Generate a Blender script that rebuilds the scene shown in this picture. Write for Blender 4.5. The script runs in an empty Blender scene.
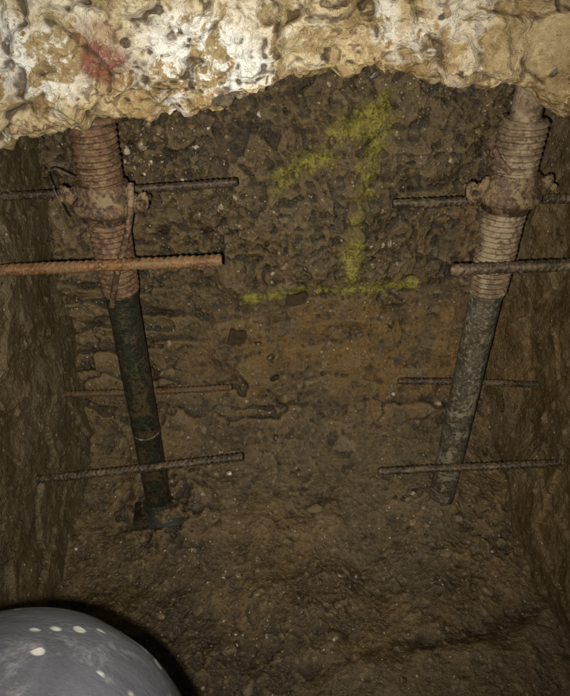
import bpy, math, numpy as np, bmesh
from mathutils import Vector, Matrix
rng=np.random.default_rng(7)
scene=bpy.context.scene

# ------------------------------------------------------------------ numpy noise
def h3(ix,iy,iz,seed):
    with np.errstate(over='ignore'):
        h=(ix.astype(np.int64)*374761393+iy.astype(np.int64)*668265263+iz.astype(np.int64)*2147483647+seed*1274126177)&0xffffffff
        h=((h^(h>>13))*1274126177)&0xffffffff
        h=((h^(h>>16))*2246822519)&0xffffffff
        h=h^(h>>15)
    return (h&0xffffff)/float(0xffffff)
def vnoise(P,scale,seed=0):
    Q=P*scale+100.0
    I=np.floor(Q); F=Q-I; F=F*F*F*(F*(F*6-15)+10)
    I=I.astype(np.int64)
    r=0
    for dx in (0,1):
        wx=F[...,0] if dx else 1-F[...,0]
        for dy in (0,1):
            wy=F[...,1] if dy else 1-F[...,1]
            for dz in (0,1):
                wz=F[...,2] if dz else 1-F[...,2]
                r=r+wx*wy*wz*h3(I[...,0]+dx,I[...,1]+dy,I[...,2]+dz,seed)
    return r*2-1
ROT=np.array([[.36,.48,-.8],[-.8,.6,0],[.48,.64,.6]])
def fbm(P,scale,octv=4,seed=0,gain=.5):
    s=0;a=1;t=0;Q=P@ROT
    for o in range(octv):
        s=s+a*vnoise(Q,scale*(2.03**o),seed+o*17); t+=a; a*=gain; Q=Q@ROT
    return s/t
def worley(P,scale,seed=0):
    Q=P*scale+100.0
    I=np.floor(Q).astype(np.int64)
    f1=np.full(Q.shape[:-1],9.0); f2=f1.copy(); cid=np.zeros(Q.shape[:-1]); C=np.zeros(Q.shape)
    for dx in (-1,0,1):
        for dy in (-1,0,1):
            for dz in (-1,0,1):
                a=I[...,0]+dx;b=I[...,1]+dy;c=I[...,2]+dz
                cx=a+h3(a,b,c,seed+1);cy=b+h3(a,b,c,seed+2);cz=c+h3(a,b,c,seed+3)
                d=np.sqrt((Q[...,0]-cx)**2+(Q[...,1]-cy)**2+(Q[...,2]-cz)**2)
                m=d<f1
                f2=np.where(m,f1,np.minimum(f2,d))
                f1=np.where(m,d,f1)
                cid=np.where(m,h3(a,b,c,seed+4),cid)
                C[...,0]=np.where(m,cx,C[...,0]);C[...,1]=np.where(m,cy,C[...,1]);C[...,2]=np.where(m,cz,C[...,2])
    return f1,f2,cid,Q-C
def facets(P,scale,seed):
    f1,f2,cid,D=worley(P,scale,seed)
    a=np.sin(cid*91.7+1.3);b=np.sin(cid*57.3+2.1);c=np.sin(cid*131.1+.4)
    return (D[...,0]*a+D[...,1]*b+D[...,2]*c)+ (cid-.5)*.7, f2-f1, cid
def sst(a,b,x):
    t=np.clip((x-a)/(b-a),0,1); return t*t*(3-2*t)
def pebbles(P,scale,prob,seed,rad=.42):
    f1,f2,cid,D=worley(P,scale,seed)
    on=(cid<prob)
    r=rad*(.6+.4*np.sin(cid*999)**2)
    h=np.sqrt(np.clip(1-(f1/r)**2,0,1))
    return np.where(on,h,0)*r/scale, np.where(on&(f1<r),1.0,0.0), cid
def blur(a,r):
    for ax in (0,1):
        pad=[(0,0),(0,0)]; pad[ax]=(r+1,r)
        c=np.cumsum(np.pad(a,pad,mode='edge'),axis=ax)
        n=a.shape[ax]
        a=(np.take(c,np.arange(2*r+1,2*r+1+n),axis=ax)-np.take(c,np.arange(0,n),axis=ax))/(2*r+1)
    return a
def nz01(P,scale,octv,seed,gain=.6):
    return np.clip(.5+.62*fbm(P,scale,octv,seed,gain),0,1)

# ------------------------------------------------------------------ mesh helpers
def link(ob,parent=None):
    scene.collection.objects.link(ob)
    if parent: ob.parent=parent
    return ob
def mesh_from(name,V,F,mat=None,smooth=True,attrs=None,parent=None):
    V=np.asarray(V,dtype=np.float32).reshape(-1,3); F=np.asarray(F,dtype=np.int32)
    me=bpy.data.meshes.new(name)
    k=F.shape[1]
    me.vertices.add(len(V)); me.vertices.foreach_set('co',V.ravel())
    me.loops.add(F.size); me.loops.foreach_set('vertex_index',F.ravel())
    me.polygons.add(len(F)); me.polygons.foreach_set('loop_start',np.arange(0,F.size,k,dtype=np.int32))
    me.polygons.foreach_set('loop_total',np.full(len(F),k,dtype=np.int32))
    me.polygons.foreach_set('use_smooth',np.full(len(F),smooth))
    me.update(calc_edges=True)
    if attrs:
        for n,a in attrs.items():
            at=me.attributes.new(n,'FLOAT','POINT'); at.data.foreach_set('value',np.asarray(a,dtype=np.float32).ravel())
    if mat: me.materials.append(mat)
    return link(bpy.data.objects.new(name,me),parent)
def gridfaces(n,m,closed=False):
    i=np.arange(n-1)[:,None]; mm=m if closed else m-1
    j=np.arange(mm)[None,:]; j2=(j+1)%m
    a=i*m+j; b=i*m+j2; c=(i+1)*m+j2; d=(i+1)*m+j
    return np.stack([a+0*b,b,c,d],-1).reshape(-1,4)
def normals(P,flip=False):
    du=np.gradient(P,axis=0); dv=np.gradient(P,axis=1)
    N=np.cross(du,dv); N/=np.linalg.norm(N,axis=-1,keepdims=True)+1e-12
    return -N if flip else N
def chaikin(p,n=3):
    p=np.array(p,float)
    for _ in range(n):
        q=[p[0]]
        for a,b in zip(p[:-1],p[1:]):
            q+= [a*.75+b*.25,a*.25+b*.75]
        q.append(p[-1]); p=np.array(q)
    return p

# ------------------------------------------------------------------ material helpers
class NT:
    def __init__(s,name):
        s.m=bpy.data.materials.new(name); s.m.use_nodes=True; s.t=s.m.node_tree; s.t.nodes.clear()
        s.out=s.t.nodes.new('ShaderNodeOutputMaterial'); s.b=s.t.nodes.new('ShaderNodeBsdfPrincipled')
        s.t.links.new(s.b.outputs[0],s.out.inputs[0])
        s.co=s.t.nodes.new('ShaderNodeTexCoord').outputs['Object']
    def set(s,inp,v):
        if hasattr(v,'is_linked'): s.t.links.new(v,inp)
        elif isinstance(v,(tuple,list)): inp.default_value=tuple(v)+((1,) if len(v)==3 and inp.type=='RGBA' else ())
        else: inp.default_value=v
    def noise(s,scale,detail=4,rough=.6,dist=0,co=None):
        n=s.t.nodes.new('ShaderNodeTexNoise'); n.inputs['Scale'].default_value=scale; n.inputs['Detail'].default_value=detail
        n.inputs['Roughness'].default_value=rough; n.inputs['Distortion'].default_value=dist
        s.set(n.inputs['Vector'],co or s.co); return n.outputs['Fac']
    def voro(s,scale):
        n=s.t.nodes.new('ShaderNodeTexVoronoi'); n.inputs['Scale'].default_value=scale
        s.set(n.inputs['Vector'],s.co); return n.outputs['Distance'],n.outputs['Color']
    def ramp(s,f,a,b,lo=0,hi=1):
        n=s.t.nodes.new('ShaderNodeMapRange'); n.interpolation_type='SMOOTHSTEP'
        s.set(n.inputs[0],f); n.inputs[1].default_value=a;n.inputs[2].default_value=b;n.inputs[3].default_value=lo;n.inputs[4].default_value=hi
        return n.outputs[0]
    def mix(s,f,a,b,mode='MIX'):
        n=s.t.nodes.new('ShaderNodeMix'); n.data_type='RGBA'; n.blend_type=mode
        s.set(n.inputs[0],f); s.set(n.inputs[6],a); s.set(n.inputs[7],b); return n.outputs[2]
    def math(s,op,a,b=0):
        n=s.t.nodes.new('ShaderNodeMath'); n.operation=op; s.set(n.inputs[0],a); s.set(n.inputs[1],b); return n.outputs[0]
    def attr(s,name):
        n=s.t.nodes.new('ShaderNodeAttribute'); n.attribute_name=name; return n.outputs['Fac']
    def bump(s,h,dist,strength=1,prev=None):
        n=s.t.nodes.new('ShaderNodeBump'); n.inputs['Strength'].default_value=strength; n.inputs['Distance'].default_value=dist
        s.set(n.inputs['Height'],h)
        if prev: s.t.links.new(prev,n.inputs['Normal'])
        return n.outputs[0]
    def done(s,col,rough=.8,normal=None,metal=0,spec=.5):
        s.set(s.b.inputs['Base Color'],col); s.set(s.b.inputs['Roughness'],rough); s.set(s.b.inputs['Metallic'],metal)
        s.set(s.b.inputs['Specular IOR Level'],spec)
        if normal: s.t.links.new(normal,s.b.inputs['Normal'])
        return s.m

def earth_mat():
    n=NT('clay_earth')
    mid=n.attr('mid'); fine=n.noise(130,3.5,.78)
    hi=n.attr('high')
    c=n.mix(n.ramp(mid,.3,.7),(.068,.044,.016),(.130,.084,.033))
    c=n.mix(n.math('MULTIPLY',n.attr('orange'),n.ramp(mid,.3,.6,.4,1)),c,(.18,.096,.020))
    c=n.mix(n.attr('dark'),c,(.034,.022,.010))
    c=n.mix(n.attr('grey'),c,n.mix(mid,(.076,.059,.031),(.14,.107,.058)))
    c=n.mix(n.ramp(fine,.52,.72,0,.7),c,(.23,.165,.083))
    c=n.mix(n.ramp(fine,.47,.31,0,.75),c,(.026,.017,.008))
    st=n.attr('stone'); tone=n.attr('tone')
    sc=n.mix(n.ramp(tone,.1,.95),(.030,.020,.011),(.21,.155,.085))
    c=n.mix(n.math('MULTIPLY',st,.68),c,sc)
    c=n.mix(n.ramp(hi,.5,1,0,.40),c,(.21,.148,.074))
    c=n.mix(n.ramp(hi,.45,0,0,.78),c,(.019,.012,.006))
    vd,vc=n.voro(170)
    sep=n.t.nodes.new('ShaderNodeSeparateColor'); n.t.links.new(vc,sep.inputs[0])
    sp=n.math('MULTIPLY',n.ramp(vd,.38,.30),n.math('GREATER_THAN',sep.outputs[0],.960))
    sp=n.math('MULTIPLY',sp,n.ramp(mid,.4,.6,.1,1))
    c=n.mix(sp,c,n.mix(sep.outputs[1],(.20,.15,.085),(.55,.48,.36)))
    return n.done(c,n.ramp(mid,.35,.65,.26,.60),n.bump(fine,.006,1),spec=.6)
EARTH=earth_mat()

def concrete_mat():
    n=NT('old_lime_concrete')
    mid=n.attr('mid'); pat=n.attr('pat'); fine=n.noise(105,4.5,.78,.2)
    hi=n.attr('high')
    c=n.mix(n.ramp(mid,.33,.64),(.27,.20,.10),(.50,.41,.255))
    c=n.mix(n.attr('ochre'),c,n.mix(n.ramp(pat,.35,.6),(.24,.155,.062),(.40,.29,.14)))
    c=n.mix(n.ramp(fine,.5,.68,0,.5),c,(.58,.50,.36))
    c=n.mix(n.ramp(pat,.62,.72,0,.8),c,(.13,.078,.034))
    w=n.math('MULTIPLY',n.attr('white'),n.ramp(n.math('ADD',mid,n.math('MULTIPLY',n.math('SUBTRACT',fine,.5),.7)),.40,.54))
    c=n.mix(w,c,(.72,.71,.68))
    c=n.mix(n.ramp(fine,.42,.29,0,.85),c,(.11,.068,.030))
    c=n.mix(n.math('MULTIPLY',n.attr('stain'),n.ramp(mid,.25,.6,.95,.4)),c,(.16,.10,.040))
    c=n.mix(n.math('MULTIPLY',n.attr('red'),n.ramp(fine,.34,.48,0,.9)),c,(.17,.045,.026))
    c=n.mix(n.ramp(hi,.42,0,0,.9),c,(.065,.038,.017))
    c=n.mix(n.attr('flint'),c,n.mix(n.ramp(n.attr('fid'),0,1),n.mix(n.ramp(fine,.4,.6),(.03,.022,.016),(.10,.07,.045)),n.mix(n.ramp(fine,.4,.6),(.20,.13,.07),(.36,.27,.17))))
    return n.done(c,n.ramp(mid,.3,.7,.42,.75),n.bump(n.math('ADD',fine,n.math('MULTIPLY',pat,.6)),.0075,1),spec=.45)
CONC=concrete_mat()

def rust_mat(name,c1,c2,c3,dust,dustamt,rough=.7):
    n=NT(name)
    a=n.noise(34,4,.7,.6); b=n.noise(150,4,.7)
    c=n.mix(n.ramp(a,.38,.60),c1,c2); c=n.mix(n.ramp(b,.52,.66,0,.8),c,c3); c=n.mix(n.ramp(b,.46,.34,0,.7),c,tuple(x*.45 for x in c1))
    d=n.noise(17,4,.7,1.0)
    c=n.mix(n.ramp(n.math('ADD',d,n.math('MULTIPLY',n.math('SUBTRACT',b,.5),.5)),.62-dustamt*.3,.74-dustamt*.3,0,.9),c,dust)
    return n.done(c,rough,n.bump(b,.0022,1),spec=.4)
RUST_L=rust_mat('rusty_thread_steel',(.062,.032,.017),(.118,.064,.035),(.20,.125,.072),(.16,.112,.06),.3)
RUST_R=rust_mat('dusty_thread_steel',(.085,.055,.031),(.15,.103,.062),(.22,.165,.106),(.22,.17,.11),.5)
COLLAR=rust_mat('rusty_cast_iron',(.036,.020,.011),(.092,.053,.029),(.18,.115,.062),(.17,.12,.065),.45)
GREEN=rust_mat('chipped_dark_green_paint',(.012,.013,.008),(.020,.022,.013),(.050,.035,.018),(.060,.042,.022),.4,.42)
DUSTY=rust_mat('cement_splashed_steel',(.035,.029,.019),(.080,.065,.043),(.18,.155,.11),(.21,.18,.125),.32,.7)
BAR_RUST=rust_mat('rusty_rebar_steel',(.085,.038,.015),(.155,.074,.030),(.27,.155,.070),(.13,.08,.038),.5)
BAR_RUST2=rust_mat('muddy_rusty_rebar_steel',(.065,.032,.014),(.11,.060,.026),(.16,.10,.05),(.10,.07,.036),.5)
BAR_DARK=rust_mat('weathered_rebar_steel',(.026,.018,.012),(.065,.044,.027),(.14,.10,.064),(.13,.09,.053),.3,.5)
PLATE=rust_mat('muddy_base_plate',(.010,.0075,.005),(.018,.013,.008),(.035,.025,.013),(.05,.035,.017),.5,.5)

def stone_mat():
    n=NT('flint_and_gravel')
    g=n.t.nodes.new('ShaderNodeNewGeometry'); r=g.outputs['Random Per Island']
    cr=n.t.nodes.new('ShaderNodeValToRGB'); n.t.links.new(r,cr.inputs[0])
    e=cr.color_ramp; e.interpolation='LINEAR'
    e.elements[0].position=0; e.elements[0].color=(.028,.019,.011,1)
    e.elements[1].position=1; e.elements[1].color=(.52,.46,.36,1)
    for p,c in ((.35,(.06,.040,.019,1)),(.60,(.12,.082,.040,1)),(.84,(.19,.14,.075,1)),(.93,(.30,.24,.15,1))):
        x=e.elements.new(p); x.color=c
    f=n.noise(160,2); c=n.mix(n.ramp(f,.4,.62,0,.7),cr.outputs[0],(.10,.067,.031))
    return n.done(c,.42,None,spec=.5)
STONE=stone_mat()

# ------------------------------------------------------------------ excavated ground: back face + floor + ledge
prof=chaikin([(1.43,.15),(1.41,-.25),(1.375,-.5),(1.36,-.72),(1.335,-.84),(1.27,-.97),(1.17,-1.10),(1.03,-1.175),(.85,-1.20),(.6,-1.205),
              (.42,-1.2),(.33,-1.17),(.28,-1.0),(.25,-.84),(.17,-.80),(-.3,-.79),(-1.0,-.78),(-1.35,-.3),(-1.5,.62)],3)
seg=np.r_[0,np.cumsum(np.linalg.norm(np.diff(prof,axis=0),axis=1))]
i_d=np.argmin(abs(prof[:,0]-.36)+(prof[:,1]>-.9)*5)
s_d=seg[i_d]
ss=np.r_[np.linspace(0,s_d,740),np.linspace(s_d,seg[-1],100)[1:]]
PY=np.interp(ss,seg,prof[:,0]); PZ=np.interp(ss,seg,prof[:,1])
xs=np.linspace(-.68,.70,600)
P=np.zeros((len(ss),len(xs),3)); P[...,0]=xs[None,:]; P[...,1]=PY[:,None]; P[...,2]=PZ[:,None]
N=normals(P)
if N[300,100,1]>0: N=-N
X,Y,Z=P[...,0],P[...,1],P[...,2]
near=sst(.9,1.1,Y)
upper=sst(-.84,-.66,Z+.05*fbm(P,5,2,4))*near
mid=sst(-.66,-.80,Z)*sst(-1.12,-1.02,Z)*near
d=.040*fbm(P,2.6,3,3)+.020*fbm(P,8,3,11)
Wp=P+.03*np.stack([fbm(P,12,3,5),fbm(P,12,3,6),fbm(P,12,3,7)],-1)
fc,ed,fid=facets(Wp,15,21)
fc2,ed2,fid2=facets(Wp,38,33)
fl=1-upper
bl=np.clip(fbm(P,4.5,3,77)*1.6+.35,0,1)
d=d+upper*(.011*fc+.0065*fc2)+fl*bl*(.0045*fc+.0025*fc2)
h1,m1,c1=pebbles(Wp,15,.28,41); h2,m2,c2=pebbles(Wp,34,.28,42); h3_,m3,c3=pebbles(P,80,.30,43)
cob=fl*sst(-.05,.35,fbm(P,3,2,91))
d=d+h1*(.25*upper+.42*cob)+h2*(.60*upper+.30*fl)+h3_*(.8*upper+.5*fl)
slab=P.copy(); slab[...,0]*=.34; slab=slab+.05*np.stack([fbm(P,6,4,50),fbm(P,6,4,51),fbm(P,6,4,52)],-1)
f1_,f2_,cid_,D_=worley(slab,20,55)
shelf=blur((cid_-.5)*1.0+D_[...,2]*.9,1)
d=d+mid*.022*shelf*(.25+.75*sst(-.25,.3,fbm(P,5,2,58)))
crev=mid*sst(.09,.0,f2_-f1_)*sst(-.0,.35,fbm(P,6,3,59))
d=d-.009*crev
L=(Y-.575)-(X-.03)*.27+.04*fbm(P,6,5,66,.6)
d=d+.017*sst(.025,-.025,L)*sst(-1.0,-1.1,Z)*sst(-.10,.15,X)
d=d+.0065*fbm(P,30,4,71,.6)+.0022*fbm(P,120,2,72)
for px,py in ((-.313,1.0),(.385,1.0)):
    r=np.hypot(X-px,Y-py); d=d+.020*np.exp(-(r/.10)**2)*(Z<-.9)
rr_=np.hypot(X+.30,Y-.99); d=d+.016*np.exp(-(rr_/.12)**4)*(Z<-.9)*fbm(P,34,3,73)*1.6
Pd=P+N*d[...,None]
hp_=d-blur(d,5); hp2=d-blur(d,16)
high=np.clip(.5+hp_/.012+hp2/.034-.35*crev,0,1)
def blob(x,z,rx,rz,seedn): 
    q=((X-x)/rx)**2+((Z-z)/rz)**2
    return np.clip(sst(1.3,.1,q+.9*fbm(P,9,4,seedn)),0,1)*(Y>.9)
orange=np.clip(.6*blob(.10,-.87,.27,.10,1)+.9*blob(.50,-.86,.15,.12,2)+.45*blob(.36,-.98,.24,.09,3)+.35*blob(-.1,-.95,.2,.08,5)+.22*sst(0,.4,fbm(P,4,3,44))*(Z<-.8),0,1)
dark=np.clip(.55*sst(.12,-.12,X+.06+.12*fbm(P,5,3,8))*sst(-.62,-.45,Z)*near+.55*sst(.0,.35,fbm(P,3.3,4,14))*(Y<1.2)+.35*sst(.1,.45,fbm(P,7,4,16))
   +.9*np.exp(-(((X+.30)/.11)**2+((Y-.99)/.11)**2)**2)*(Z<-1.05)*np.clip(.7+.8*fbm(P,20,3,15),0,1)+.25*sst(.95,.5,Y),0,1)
grey=np.clip(.5*sst(.0,.45,fbm(P,2.4,4,19))+.35*sst(.03,-.03,L)*sst(-1.0,-1.1,Z)*sst(-.1,.15,X),0,1)
stone=np.clip(m1*.7+m2+m3,0,1); tone=np.where(m3>0,c3/.30,np.where(m2>0,c2/.28,c1/.28))
midn=nz01(P,24,4,801)
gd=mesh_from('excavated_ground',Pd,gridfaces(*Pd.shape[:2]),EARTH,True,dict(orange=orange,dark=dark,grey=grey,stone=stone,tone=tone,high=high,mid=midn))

# ------------------------------------------------------------------ sprayed yellow mark on the face
def dseg(x,z,a,b):
    ax,az=a;bx,bz=b; t=np.clip(((x-ax)*(bx-ax)+(z-az)*(bz-az))/((bx-ax)**2+(bz-az)**2),0,1)
    return np.hypot(x-ax-t*(bx-ax),z-az-t*(bz-az))
strokes=[((-.023,-.497),(.057,-.440),.026,.8),((.057,-.440),(.143,-.376),.032,.85),((.143,-.376),(.212,-.325),.034,1.0),
         ((.205,-.325),(.200,-.40),.036,.9),((.200,-.40),(.186,-.53),.022,.62),((.186,-.53),(.168,-.66),.020,.56),((.168,-.66),(.172,-.755),.028,.70),
         ((-.091,-.780),(.04,-.755),.014,1.0),((.04,-.755),(.172,-.757),.011,.9),((.172,-.757),(.325,-.752),.016,.95)]
Xd,Zd=Pd[...,0],Pd[...,2]
val=np.zeros(Xd.shape)
wob=.014*fbm(P,22,4,81,.65)
for a,b,r,k in strokes:
    q=(dseg(Xd,Zd,a,b)+wob*min(1,r/.02))/r
    val=np.maximum(val,k*sst(1.8,.1,q))
val*=(Y>1.0)*(Z<0)
val=val*(.6+.4*sst(.25,.6,high))
Fg=gridfaces(*Pd.shape[:2]); keep=(val.ravel()[Fg].max(axis=1)>.02); Fk=Fg[keep]
idx=np.unique(Fk); remap=np.zeros(Pd.shape[0]*Pd.shape[1],dtype=int); remap[idx]=np.arange(len(idx))
ND=normals(Pd); 
if ND[300,100,1]>0: ND=-ND
off=(Pd+ND*.0010).reshape(-1,3)[idx]
n=NT('yellow_marker_paint')
cv=n.attr('mid'); cf=n.noise(190,3,.7)
col=n.mix(n.ramp(cf,.35,.6),(.12,.095,.016),(.26,.225,.036)); col=n.mix(n.ramp(cv,.5,.8,0,.5),col,(.38,.34,.075))
al=n.ramp(n.math('ADD',n.attr('cover'),n.math('ADD',n.math('MULTIPLY',n.math('SUBTRACT',cv,.5),1.0),n.math('MULTIPLY',n.math('SUBTRACT',cf,.5),1.5))),.10,1.05,0,.82)
n.set(n.b.inputs['Alpha'],al)
PAINT=n.done(col,.7)
mesh_from('yellow_spray_mark',off,remap[Fk],PAINT,True,dict(cover=val.ravel()[idx],mid=nz01(P,34,4,803).ravel()[idx]))

# ------------------------------------------------------------------ side faces of the pit
def side(name,xb,sgn,seed):
    ys=np.r_[np.linspace(-1.5,.3,50),np.linspace(.3,1.55,400)[1:]]; zs=np.r_[np.linspace(.62,-.3,80),np.linspace(-.3,-1.32,330)[1:]]
    Q=np.zeros((len(zs),len(ys),3)); Q[...,1]=ys[None,:]; Q[...,2]=zs[:,None]
    Q[...,0]=xb(Q[...,1],Q[...,2])
    nn=np.zeros(Q.shape); nn[...,0]=-sgn
    f,e,_=facets(Q+.03*fbm(Q,10,3,seed)[...,None],9,seed+1); f2,_,_=facets(Q,34,seed+2)
    hh,mm,cc=pebbles(Q,34,.22,seed+3)
    dd=.036*fbm(Q,3.5,4,seed+4)+.008*f+.0025*f2+.35*hh+.003*fbm(Q,45,3,seed+5)
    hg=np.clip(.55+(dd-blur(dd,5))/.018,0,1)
    md=nz01(Q,22,4,seed+7)
    Q=Q+nn*dd[...,None]
    yy,zz=Q[...,1],Q[...,2]
    if sgn<0:
        gr=np.clip(.85+.5*fbm(Q,6,3,seed+6),0,1); og=np.zeros(gr.shape); dk=np.clip(.35*sst(0,.4,fbm(Q,5,3,seed+9)),0,1)
    else:
        gr=np.clip(.45+.6*fbm(Q,6,3,seed+6),0,1)
        og=np.clip(.9*sst(1.2,.1,((yy-.90)/.12)**2+((zz+1.03)/.09)**2+.9*fbm(Q,10,3,9))+.6*sst(1.2,.2,((yy-1.2)/.2)**2+((zz+.85)/.13)**2+.9*fbm(Q,10,3,19))+.15,0,1)
        dk=np.clip(.35*sst(0,.4,fbm(Q,5,3,seed+9)),0,1)
    return mesh_from(name,Q,gridfaces(*Q.shape[:2]),EARTH,True,dict(orange=og,dark=dk,grey=gr,stone=mm,tone=cc/.22,high=hg,mid=md)),Q
sl,QL=side('earth_wall',lambda y,z:-.545-.03*sst(1.0,1.35,y)+.035*sst(-.7,-1.1,z),-1,200)
# the right face batters back and rounds into the end of the pit
sr,QR=side('earth_wall',lambda y,z:.590-.035*sst(-.8,-1.15,z)-.06*sst(1.12,1.42,y),1,300)

# ------------------------------------------------------------------ concrete footing
ex=np.array([-1.6,-.8,-.5,-.406,-.32,-.27,-.22,-.13,-.05,-.021,.007,.07,.157,.266,.33,.397,.6,1.6])
ez=np.array([-.27,-.28,-.280,-.262,-.240,-.231,-.224,-.226,-.228,-.218,-.198,-.186,-.174,-.184,-.203,-.220,-.24,-.24])
fx=np.r_[np.linspace(-1.6,-.50,40),np.linspace(-.50,.50,620)[1:-1],np.linspace(.50,1.6,40)]
zE=np.interp(fx,ex,ez)
tt=np.r_[np.linspace(0,1,40),np.linspace(1,2,220)[1:],np.linspace(2,3,70)[1:]]
FP=np.zeros((len(tt),len(fx),3)); FP[...,0]=fx[None,:]
for i,t in enumerate(tt):
    if t<=1: y=.90-.005*t+0*zE; z=.62+(-.04-.62)*t+0*zE
    elif t<=2:
        k=t-1; z=-.04+(zE-(-.04))*k
        y=.895-.018*math.sin(k*math.pi*.5)+.0*zE
        rr=max(0,(k-.78)/.22); y=y+.035*rr**2.2
    else:
        k=t-2; z=zE+.006*k; y=.912+.6*k**1.5+0*zE
    FP[i,:,1]=y; FP[i,:,2]=z
FN=normals(FP)
if FN[100,300,1]>0: FN=-FN
Wp2=FP+.045*np.stack([fbm(FP,14,4,501,.6),fbm(FP,14,4,502,.6),fbm(FP,14,4,503,.6)],-1)
g1,e1,i1=facets(Wp2,14,511); g2,e2,i2=facets(Wp2,40,512)
g1=blur(g1,3); g2=blur(g2,1)
hp,mp,cp=pebbles(FP+.008*fbm(FP,60,2,5)[...,None],22,.14,513,.36)
hs,ms,cs_=pebbles(FP+.004*fbm(FP,80,2,6)[...,None],55,.16,517,.42)
pit,pm,_=pebbles(Wp2,26,.20,514,.5)
rough_zone=sst(-.30,.25,fbm(FP,5,2,526))
bil=np.abs(fbm(FP,9,3,524))
fd=.028*fbm(FP,5,3,520)+.018*g1+.006*g2*rough_zone+.024*bil+(.005+.007*rough_zone)*fbm(FP,26,4,522,.6)+.0028*fbm(FP,90,2,523)+.30*hp+.35*hs-.60*blur(pit,2)*rough_zone-.012
FD=FP+FN*fd[...,None]
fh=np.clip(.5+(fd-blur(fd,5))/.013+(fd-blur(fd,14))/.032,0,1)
FXc,FZc=FP[...,0],FP[...,2]
def fb(x,z,rx,rz,sd): return np.clip(sst(1.2,.2,((FXc-x)/rx)**2+((FZc-z)/rz)**2+.9*fbm(FP,18,4,sd,.6)),0,1)
white=np.clip(fb(-.13,-.145,.10,.07,1)+.9*fb(-.34,-.15,.11,.06,2)+.6*fb(.13,-.10,.022,.035,4)+.40*sst(.15,.5,fbm(FP,9,3,530))+.6*fb(-.05,-.17,.07,.03,6),0,1)
red=np.clip(1.2*fb(-.245,-.150,.036,.030,5)+.5*fb(-.25,-.115,.04,.02,8),0,1)
stain=np.clip(.6*sst(.05,.30,FXc+.12*fbm(FP,6,3,7))*sst(-.2,.3,fbm(FP,8,3,31)+.05)+.65*sst(.05,.35,fbm(FP,10,4,35)),0,1)
ochre=np.clip(.7*sst(.05,.0,FZc-zE[None,:]+.02*fbm(FP,14,3,32))+.55*sst(-.05,.2,FXc)+.4*sst(0,.3,fbm(FP,6,3,36)),0,1)
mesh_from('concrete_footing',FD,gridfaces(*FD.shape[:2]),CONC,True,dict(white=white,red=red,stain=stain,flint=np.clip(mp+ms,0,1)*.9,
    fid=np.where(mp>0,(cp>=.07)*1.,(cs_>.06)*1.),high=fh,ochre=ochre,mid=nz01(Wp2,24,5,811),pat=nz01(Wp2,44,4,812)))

# ------------------------------------------------------------------ scattered stones and flints
bpy.ops.mesh.primitive_ico_sphere_add(subdivisions=2,radius=1); tmp=bpy.context.object
iv=np.array([v.co[:] for v in tmp.data.vertices]); iF=np.array([p.vertices[:] for p in tmp.data.polygons])
tm=tmp.data; bpy.data.objects.remove(tmp); bpy.data.meshes.remove(tm)
def scatter(name,pts,nrm,sizes,flat=(.45,1),sink=.25,mat=STONE,cuts=5,smooth=False):
    Vs=[];Fs=[]; o=0
    for p,nv,s in zip(pts,nrm,sizes):
        v=iv.copy()
        for _ in range(cuts):
            a=rng.normal(size=3); a/=np.linalg.norm(a); c=rng.uniform(.45,.85); dd=v@a-c
            v=v-np.clip(dd,0,None)[:,None]*a
        v*=np.array([1,rng.uniform(.4,1),rng.uniform(*flat)])
        ang=rng.uniform(0,6.28); c,s_=math.cos(ang),math.sin(ang)
        v=v@np.array([[c,s_,0],[-s_,c,0],[0,0,1]])
        nz=nv+rng.normal(size=3)*.25; nz/=np.linalg.norm(nz); ax=np.cross(nz,[.3,.2,.9]); ax/=np.linalg.norm(ax); ay=np.cross(nz,ax)
        v=v[:,:1]*ax+v[:,1:2]*ay+v[:,2:]*nz
        Vs.append(v*s+p-nv*s*sink*rng.uniform(0,1)); Fs.append(iF+o); o+=len(iv)
    return mesh_from(name,np.concatenate(Vs),np.concatenate(Fs),mat,smooth)
flatP=Pd.reshape(-1,3); flatN=ND.reshape(-1,3)
w=(.26+1.5*upper+.35*mid)*(Z<-.05)*((Y>.36)); w*=np.clip(.25+1.4*sst(-.1,.35,fbm(P,5,3,600)),0,9)*(1-.85*np.clip(val*1.5,0,1)); w=w.ravel()/w.sum()
ids=rng.choice(len(flatP),size=7500,p=w)
sz=.0017*np.exp(rng.exponential(.62,size=len(ids))); sz=np.clip(sz,.001,.013)
scatter('gravel',flatP[ids],flatN[ids],sz,(.35,.9),.5)

n=NT('dark_slate'); cc=n.noise(60,4)
SLATE=n.done(n.mix(cc,(.026,.018,.009),(.070,.046,.022)),.7,n.bump(cc,.010,1),spec=.2)
for (x,z,w_,h_,rot) in ((.03,-.778,.040,.018,.1),(-.125,-.875,.034,.026,-.15)):
    k=np.argmin((flatP[:,0]-x)**2+(flatP[:,2]-z)**2+(flatP[:,1]<1.15)*9); c0=flatP[k]
    pts=[(-w_,-h_*.7),(-w_*.3,-h_),(w_*.7,-h_*.85),(w_,h_*.3),(w_*.8,h_*.95),(w_*.1,h_*.8),(-w_*.75,h_)]
    V=[];m_=len(pts)
    for yy in (-.007,.012):
        for a,b in pts:
            ca,sa=math.cos(rot),math.sin(rot); V.append((c0[0]+.75*(a*ca-b*sa),c0[1]+yy+b*.3+a*.1,c0[2]+.85*(a*sa+b*ca)))
    me=bpy.data.meshes.new('slate_fragment'); me.from_pydata(V,[],[tuple(range(m_)),tuple(range(2*m_-1,m_-1,-1))]+[(i,i+m_,(i+1)%m_+m_,(i+1)%m_) for i in range(m_)]); me.materials.append(SLATE)
    ob=link(bpy.data.objects.new('slate_fragment',me)); bm=ob.modifiers.new('b','BEVEL'); bm.width=.003; bm.segments=2

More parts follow.
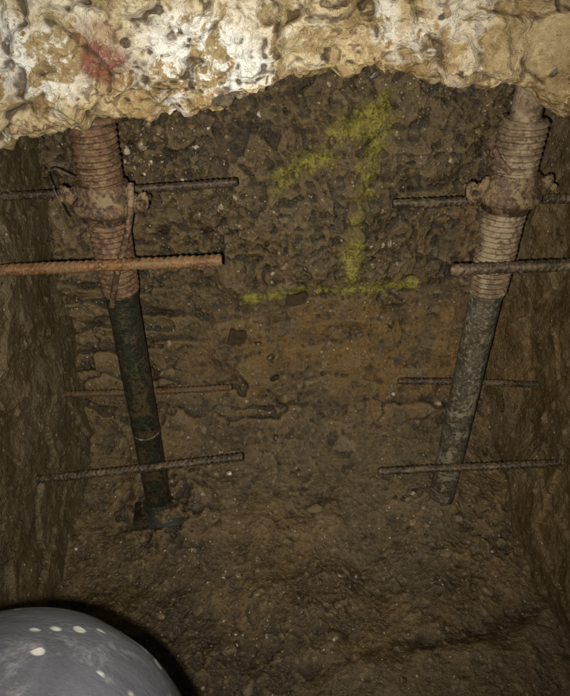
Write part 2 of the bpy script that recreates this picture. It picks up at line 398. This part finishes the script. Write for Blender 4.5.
# ------------------------------------------------------------------ rebar
def rebar(p0,p1,R,mat,seed,bend=.004):
    p0=np.array(p0,float);p1=np.array(p1,float); Lg=np.linalg.norm(p1-p0); ax=(p1-p0)/Lg
    n_=int(Lg/.0012); m_=28
    s=np.linspace(0,Lg,n_); th=np.linspace(0,2*np.pi,m_,endpoint=False)
    S,T=np.meshgrid(s,th,indexing='ij')
    ph=S/.0105+np.where(np.sin(T)>0,1,-1)*np.cos(T)*.42+(np.sin(T)>0)*.4
    rib=sst(.25,.95,np.cos(2*np.pi*ph))*sst(.0,.35,abs(np.sin(T)))
    lon=sst(.86,1,abs(np.cos(T)))
    pos3=np.stack([S,np.cos(T)*R,np.sin(T)*R],-1)+seed
    worn=.55+.45*sst(-.3,.2,fbm(pos3,18,2,seed+5))
    r=R*(.90+.20*np.maximum(rib*worn,.75*lon))
    r=r+R*.10*fbm(pos3,140,2,seed)
    e=np.minimum(S,Lg-S); r=np.where(e<.0013,r*.9,r)
    up=np.array([0,0,1.]); a=np.cross(ax,up); a/=np.linalg.norm(a); b=np.cross(a,ax)
    cen=p0[None,None]+S[...,None]*ax+(np.sin(S/Lg*3.1+seed)*bend)[...,None]*b
    V=cen+r[...,None]*(np.cos(T+.5)[...,None]*a+np.sin(T+.5)[...,None]*b)
    F=gridfaces(n_,m_,True); V=V.reshape(-1,3)
    V=np.vstack([V,cen[0,0],cen[-1,0]]); c0=len(V)-2;c1=len(V)-1
    faces=[tuple(f) for f in F.tolist()]+[(c0,(j+1)%m_,j) for j in range(m_)]+[(c1,(n_-1)*m_+j,(n_-1)*m_+(j+1)%m_) for j in range(m_)]
    me=bpy.data.meshes.new('rebar')
    me.from_pydata(V.tolist(),[],faces); me.materials.append(mat)
    for p in me.polygons: p.use_smooth=True
    return link(bpy.data.objects.new('rebar',me))
rebar((-.66,.90,-.488),(-.105,.90,-.449),.0105,BAR_RUST,1)
rebar((-.68,1.12,-.438),(-.091,1.12,-.394),.0085,BAR_DARK,2)
rebar((-.66,1.12,-.925),(-.127,1.12,-.898),.008,BAR_RUST2,3)
rebar((-.62,.90,-.985),(-.088,.90,-.912),.0088,BAR_DARK,4)
rebar((.277,.90,-.468),(.70,.90,-.452),.0105,BAR_DARK,5,.002)
rebar((.210,1.12,-.440),(.70,1.12,-.432),.0095,BAR_DARK,6)
rebar((.268,1.12,-.882),(.70,1.12,-.893),.008,BAR_DARK,7)
rebar((.199,.90,-.957),(.70,.90,-.912),.0088,BAR_DARK,8)

# ------------------------------------------------------------------ props
def lathe(name,prof_,mat,parent,seg_=48,loc=(0,0,0),wob=0,seed=0):
    pr=np.array(prof_,float); th=np.linspace(0,2*np.pi,seg_,endpoint=False)
    R=pr[:,0][:,None]+0*th[None]; 
    V=np.stack([R*np.cos(th),R*np.sin(th),pr[:,1][:,None]+0*R],-1)
    if wob: V[...,:2]*=(1+wob*fbm(V,60,3,seed))[...,None]
    V=V+np.array(loc); return mesh_from(name,V,gridfaces(len(pr),seg_,True),mat,True,parent=parent)
def thread(name,z0,z1,R,h,pitch,mat,parent,seed=0,flare=0):
    n_=int(abs(z1-z0)/.0009); m_=56
    z=np.linspace(z0,z1,n_); th=np.linspace(0,2*np.pi,m_,endpoint=False)
    Zz,T=np.meshgrid(z,th,indexing='ij')
    w_=.5+.5*np.cos(2*np.pi*(Zz/pitch-T/(2*np.pi)))
    q=np.stack([np.cos(T)*R,np.sin(T)*R,Zz],-1)+seed
    clog=sst(-.1,.4,fbm(q,22,3,seed+3))       # dirt packed between the turns
    r=R+h*np.maximum(w_**.8,clog*.75)+.0018*fbm(q,70,3,seed)+flare*(Zz-z1)
    V=np.stack([r*np.cos(T),r*np.sin(T),Zz],-1)
    return mesh_from(name,V,gridfaces(n_,m_,True),mat,True,parent=parent)
def rod(name,pts,R,mat,parent,loc=None):
    cu=bpy.data.curves.new(name,'CURVE'); cu.dimensions='3D'; cu.bevel_depth=R; cu.bevel_resolution=4; cu.use_fill_caps=True
    sp=cu.splines.new('NURBS'); sp.points.add(len(pts)-1); sp.use_endpoint_u=True; sp.order_u=3; sp.resolution_u=8
    for a,b in zip(sp.points,pts): a.co=(*b,1)
    ob=bpy.data.objects.new(name,cu); link(ob); bpy.context.view_layer.update()
    dg=bpy.context.evaluated_depsgraph_get(); me=bpy.data.meshes.new_from_object(ob.evaluated_get(dg)); bpy.data.objects.remove(ob)
    me.materials.clear(); me.materials.append(mat)
    for p in me.polygons: p.use_smooth=True
    return link(bpy.data.objects.new(name,me),parent)
def plate(name,outline,thick,mat,parent,M,bev=.003):
    bm=bmesh.new(); vs=[bm.verts.new((x,y,-thick/2)) for x,y in outline]; f=bm.faces.new(vs)
    r=bmesh.ops.extrude_face_region(bm,geom=[f]); bmesh.ops.translate(bm,verts=[v for v in r['geom'] if isinstance(v,bmesh.types.BMVert)],vec=(0,0,thick))
    bmesh.ops.recalc_face_normals(bm,faces=bm.faces[:]); bmesh.ops.bevel(bm,geom=bm.edges[:],offset=bev,segments=2,affect='EDGES',clamp_overlap=True)
    me=bpy.data.meshes.new(name); bm.to_mesh(me); bm.free(); me.transform(M); me.materials.append(mat)
    for p in me.polygons: p.use_smooth=True
    return link(bpy.data.objects.new(name,me),parent)
def prop(x,y,ztop,z_thread_top,zcol,rotc,mats,zbot=-1.185,plz=0):
    TH,CO,TU=mats
    e=bpy.data.objects.new('steel_prop',None); link(e); e.location=(x,y,0); 
    lathe('inner_tube',[(.024,ztop-.005),(.0245,z_thread_top-.03),(.0245,z_thread_top-.05)],TH,e,wob=.02)
    lathe('head_plate',[(.001,ztop+.004),(.06,ztop+.004),(.062,ztop),(.06,ztop-.004),(.03,ztop-.005)],TH,e,4)
    lathe('thread_rim',[(.026,z_thread_top+.001),(.033,z_thread_top+.002),(.0345,z_thread_top-.003)],TH,e)
    thread('threaded_section',z_thread_top,-.568,.0315,.0042,.0102,TH,e,seed=int(x*100)+50,flare=.012)
    lathe('outer_tube',[(.0315,-.562),(.0325,-.566),(.0325,-.574),(.0305,-.577)]+[(.0302,-.58-.02*i) for i in range(int((-.58-zbot)/.02))]+[(.0302,zbot)],TU,e,wob=.035,seed=3)
    lathe('foot_weld',[(.031,zbot+.022),(.036,zbot+.012),(.040,zbot+.004)],TU,e)
    lathe('collar_nut',[(.034,zcol+.030),(.041,zcol+.031),(.043,zcol+.026),(.0435,zcol+.006),(.050,zcol+.000),(.0565,zcol-.007),(.056,zcol-.015),(.049,zcol-.021),(.042,zcol-.024),(.041,zcol-.036),(.034,zcol-.037)],CO,e,64,wob=.07,seed=9)
    for k,sg in enumerate((0,math.pi)):
        out=[(.040,-.020),(.058,-.018),(.068,-.022),(.080,-.012),(.082,.014),(.074,.022),(.066,.012),(.058,.010),(.054,.024),(.040,.026)]
        M=Matrix.Translation((0,0,zcol))@Matrix.Rotation(rotc+sg,4,'Z')@Matrix.Rotation(math.radians(90),4,'X')
        plate('collar_ear_%d'%(k+1),out,.018,CO,e,M,.004)
        M2=Matrix.Translation((0,0,zcol))@Matrix.Rotation(rotc+sg,4,'Z')
        a=M2@Vector((.073,-.019,.002)); b=M2@Vector((.073,.019,.002))
        rod('ear_bolt_%d'%(k+1),[a,(a+b)/2,b],.0062,CO,e)
    s_=.070; plate('base_plate',[(-s_,-s_),(s_,-s_),(s_,s_),(-s_,s_)],.008,PLATE,e,Matrix.Translation((.01,-.0,zbot+plz))@Matrix.Rotation(.12,4,'Z')@Matrix.Rotation(.06,4,'X')@Matrix.Rotation(-.04,4,'Y'))
    return e
kf=np.argmin((flatP[:,0]+.30)**2+(flatP[:,1]-.95)**2+(flatP[:,2]>-1.0)*9); zfoot=float(flatP[kf,2])
pl=prop(-.313,1.0,-.250,-.262,-.385,math.radians(-12),(RUST_L,COLLAR,GREEN),zbot=zfoot-.004,plz=.001)
pr_=prop(.385,1.0,-.178,-.252,-.366,math.radians(14),(RUST_R,COLLAR,DUSTY),zbot=-1.20)
rod('collar_handle',[(.058,-.035,-.345),(.060,-.055,-.375),(.045,-.060,-.43),(.015,-.052,-.50),(-.004,-.045,-.56),(-.008,-.043,-.575)],.0058,COLLAR,pl)
rod('tie_wire',[(-.03,-.03,-.34),(-.055,-.045,-.315),(-.075,-.035,-.325),(-.078,-.02,-.35),(-.066,-.03,-.385),(-.05,-.05,-.40)],.0014,BAR_DARK,pl)
lathe('paint_chip_band',[(.0306,-.925),(.0315,-.926),(.0315,-.929),(.0306,-.930)],DUSTY,pl,40,wob=.05)
rod('collar_pin',[(-.02,-.04,-.325),(-.05,-.05,-.30),(-.055,-.045,-.285)],.005,COLLAR,pr_)
cp=[];cn=[];cs=[]
for (px,py,k) in ((-.303,.99,40),(.385,1.0,10)):
    for _ in range(k):
        a=rng.uniform(0,6.28); r=rng.uniform(.035,.115); x_,y_=px+r*math.cos(a),py+r*math.sin(a)
        kk=np.argmin((flatP[:,0]-x_)**2+(flatP[:,1]-y_)**2+(flatP[:,2]>-1.05)*9); cp.append(flatP[kk]); cn.append(np.array([0,0,1.])); cs.append(rng.uniform(.005,.015))
n=NT('wet_soil_clod'); cc=n.noise(90,4,.7)
CLOD=n.done(n.mix(n.ramp(cc,.35,.65),(.018,.012,.006),(.060,.040,.018)),.5,n.bump(cc,.008,1))
scatter('soil_clods',cp,cn,cs,(.35,.6),.5,CLOD,8,False)

# ------------------------------------------------------------------ photographer kneeling on the step
def cloth(name,c1,c2,dust,speck=(.10,.097,.090)):
    n=NT(name); a=n.noise(25,5,.6,.5); b=n.noise(420,3,.7)
    c=n.mix(n.ramp(a,.35,.65),c1,c2)
    c=n.mix(n.ramp(n.noise(36,7,.8,.3),.50,.66,0,.85),c,dust)
    vd,vc=n.voro(130); sp=n.t.nodes.new('ShaderNodeSeparateColor'); n.t.links.new(vc,sp.inputs[0])
    c=n.mix(n.math('MULTIPLY',n.ramp(vd,.50,.30),n.math('GREATER_THAN',sp.outputs[0],.90)),c,speck)
    return n.done(c,.6,n.bump(n.math('ADD',a,n.math('MULTIPLY',b,.15)),.004,.5),spec=.35)
TRO=cloth('grey_work_trousers',(.0110,.0112,.0150),(.0165,.0168,.0215),(.038,.037,.041))
JAC=cloth('dark_jacket',(.02,.02,.025),(.03,.03,.035),(.08,.07,.05)); SKIN=cloth('skin',(.35,.2,.14),(.4,.24,.17),(.36,.21,.15),(.3,.18,.12)); BOOT=cloth('muddy_boot',(.02,.018,.015),(.04,.03,.02),(.12,.09,.05))
ph=bpy.data.objects.new('photographer',None); link(ph)
def limb(name,pts,rads,mat,parent,fold=.0,seed=0,n_=160,m_=72):
    """tapered tube along a rounded path, closed at both ends"""
    q=chaikin(np.c_[np.array(pts,float),np.array(rads,float)],4)
    s=np.r_[0,np.cumsum(np.linalg.norm(np.diff(q[:,:3],axis=0),axis=1))]
    t=np.linspace(0,s[-1],n_); C=np.stack([np.interp(t,s,q[:,k]) for k in range(3)],-1); R=np.interp(t,s,q[:,3])
    e0=np.clip(t/R[0],0,1); e1=np.clip((s[-1]-t)/R[-1],0,1)
    R=R*np.sqrt(np.clip(1-(1-e0)**2,0,1))*np.sqrt(np.clip(1-(1-e1)**2,0,1))+1e-4
    T=np.gradient(C,axis=0); T/=np.linalg.norm(T,axis=1,keepdims=True)
    A=np.zeros_like(T); a=np.array([1.,0.1,0])
    for i in range(n_):
        a=a-T[i]*(a@T[i]); a/=np.linalg.norm(a); A[i]=a
    B=np.cross(T,A); th=np.linspace(0,2*np.pi,m_,endpoint=False)
    D=np.cos(th)[None,:,None]*A[:,None]+np.sin(th)[None,:,None]*B[:,None]
    V=C[:,None]+R[:,None,None]*D
    if fold: V=V+D*(fold*(fbm(V,9,3,seed)+.5*np.abs(fbm(V,22,2,seed+1))))[...,None]*np.clip(R/R.max(),0,1)[:,None,None]
    return mesh_from(name,V,gridfaces(n_,m_,True),mat,True,parent=parent)
limb('trouser_leg_front',[(-.09,-.44,-.44),(-.11,-.25,-.40),(-.120,-.05,-.337),(-.122,.088,-.300),(-.126,.118,-.36),(-.14,.06,-.52),(-.15,.01,-.72)],
     [.105,.10,.092,.0865,.086,.074,.062],TRO,ph,.007,3)
limb('trouser_leg_back',[(.08,-.44,-.45),(.12,-.25,-.60),(.14,-.06,-.715),(.14,-.10,-.735),(.14,-.35,-.73),(.14,-.52,-.73)],[.105,.098,.082,.075,.065,.058],TRO,ph,.008,9)
limb('trouser_seat',[(-.12,-.46,-.44),(0,-.47,-.42),(.11,-.46,-.44)],[.12,.13,.12],TRO,ph,.006,12)
limb('jacket_body',[(-.01,-.47,-.44),(-.01,-.46,-.25),(-.01,-.44,-.05),(-.01,-.43,.05)],[.15,.15,.16,.11],JAC,ph,.01,15)
limb('jacket_sleeve_1',[(-.13,-.43,0),(-.21,-.42,-.06),(-.25,-.36,-.22),(-.19,-.22,-.30)],[.075,.065,.055,.045],JAC,ph,.006,18)
limb('jacket_sleeve_2',[(.11,-.43,0),(.19,-.42,-.06),(.24,-.36,-.22),(.19,-.28,-.40)],[.075,.065,.055,.045],JAC,ph,.006,21)
limb('neck',[(-.01,-.43,.02),(-.01,-.42,.10),(-.01,-.41,.16)],[.055,.055,.055],SKIN,ph)
limb('head',[(-.01,-.40,.10),(-.01,-.39,.16),(-.01,-.385,.24),(-.01,-.39,.33)],[.06,.08,.085,.08],SKIN,ph)
limb('nose',[(-.01,-.315,.235),(-.01,-.295,.205),(-.01,-.30,.195)],[.008,.014,.013],SKIN,ph)
limb('beanie_hat',[(-.01,-.40,.26),(-.01,-.40,.30),(-.01,-.40,.36)],[.095,.092,.075],JAC,ph,.003,5)
for i,(hx,hy,hz,sx) in enumerate(((-.16,-.17,-.315,1),(.19,-.24,-.45,-1))):
    limb('palm_%d'%(i+1),[(hx,hy-.04,hz),(hx,hy,hz-.005),(hx,hy+.05,hz-.015)],[.03,.036,.034],SKIN,ph)
    for f in range(4):
        ox=(f-1.5)*.017
        limb('finger_%d_%d'%(i+1,f+1),[(hx+ox,hy+.04,hz-.01),(hx+ox*1.1,hy+.08,hz-.018),(hx+ox*1.1,hy+.105-abs(f-1.3)*.006,hz-.04)],[.009,.0085,.0075],SKIN,ph,0,0,40,20)
    limb('thumb_%d'%(i+1),[(hx+sx*.02,hy-.01,hz-.01),(hx+sx*.042,hy+.02,hz-.018),(hx+sx*.048,hy+.05,hz-.03)],[.012,.011,.009],SKIN,ph,0,0,40,20)
limb('boot_1',[(-.15,.0,-.62),(-.15,-.01,-.70),(-.15,.0,-.755),(-.15,.10,-.765),(-.15,.19,-.772)],[.058,.055,.052,.046,.04],BOOT,ph,.002,4)
limb('boot_2',[(.14,-.44,-.74),(.14,-.52,-.74),(.14,-.585,-.74),(.14,-.595,-.66),(.14,-.60,-.60)],[.056,.055,.05,.045,.038],BOOT,ph,.002,5)

# ------------------------------------------------------------------ surrounding ground outside the pit
G=[(-60,-60),(60,-60),(60,60),(-60,60)]; H=[(-.6,-1.48),(.6,-1.48),(.6,.92),(-.6,.92)]
V=[(x,y,.6) for x,y in G+H]; me=bpy.data.meshes.new('ground'); me.from_pydata(V,[],[(0,1,5,4),(1,2,6,5),(2,3,7,6),(3,0,4,7)]); me.materials.append(EARTH)
for a in ('high','mid'):
    at=me.attributes.new(a,'FLOAT','POINT'); at.data.foreach_set('value',[.5]*8)
link(bpy.data.objects.new('ground',me))

# ------------------------------------------------------------------ light: night sky level, camera flash as the lit lamp
w=bpy.data.worlds.new('World'); scene.world=w; w.use_nodes=True; nt=w.node_tree
sky=nt.nodes.new('ShaderNodeTexSky'); sky.sky_type='NISHITA'; sky.sun_disc=False; sky.sun_elevation=math.radians(35); sky.sun_rotation=math.radians(180)
bg=nt.nodes['Background']; nt.links.new(sky.outputs[0],bg.inputs[0]); bg.inputs[1].default_value=.0005
su=bpy.data.lights.new('sun','SUN'); su.energy=.01; su.angle=math.radians(.5); so=link(bpy.data.objects.new('sun',su)); so.rotation_euler=(math.radians(55),0,0)
fl_=bpy.data.lights.new('camera_flash','SPOT'); fl_.energy=74; fl_.spot_size=math.radians(100); fl_.spot_blend=1; fl_.shadow_soft_size=.003; fl_.color=(1,.94,.79)
fo=link(bpy.data.objects.new('camera_flash',fl_)); fo.location=(-.012,0,-.012); fo.rotation_euler=(math.radians(60),0,0)

cam=bpy.data.cameras.new('camera'); co=link(bpy.data.objects.new('camera',cam)); co.location=(0,0,0); co.rotation_euler=(math.radians(55),0,0)
cam.sensor_fit='HORIZONTAL'; cam.sensor_width=36; cam.lens=36*600/570; cam.clip_start=.01; cam.clip_end=300
scene.camera=co
scene.view_settings.view_transform='Standard'; scene.view_settings.look='None'; scene.view_settings.exposure=0
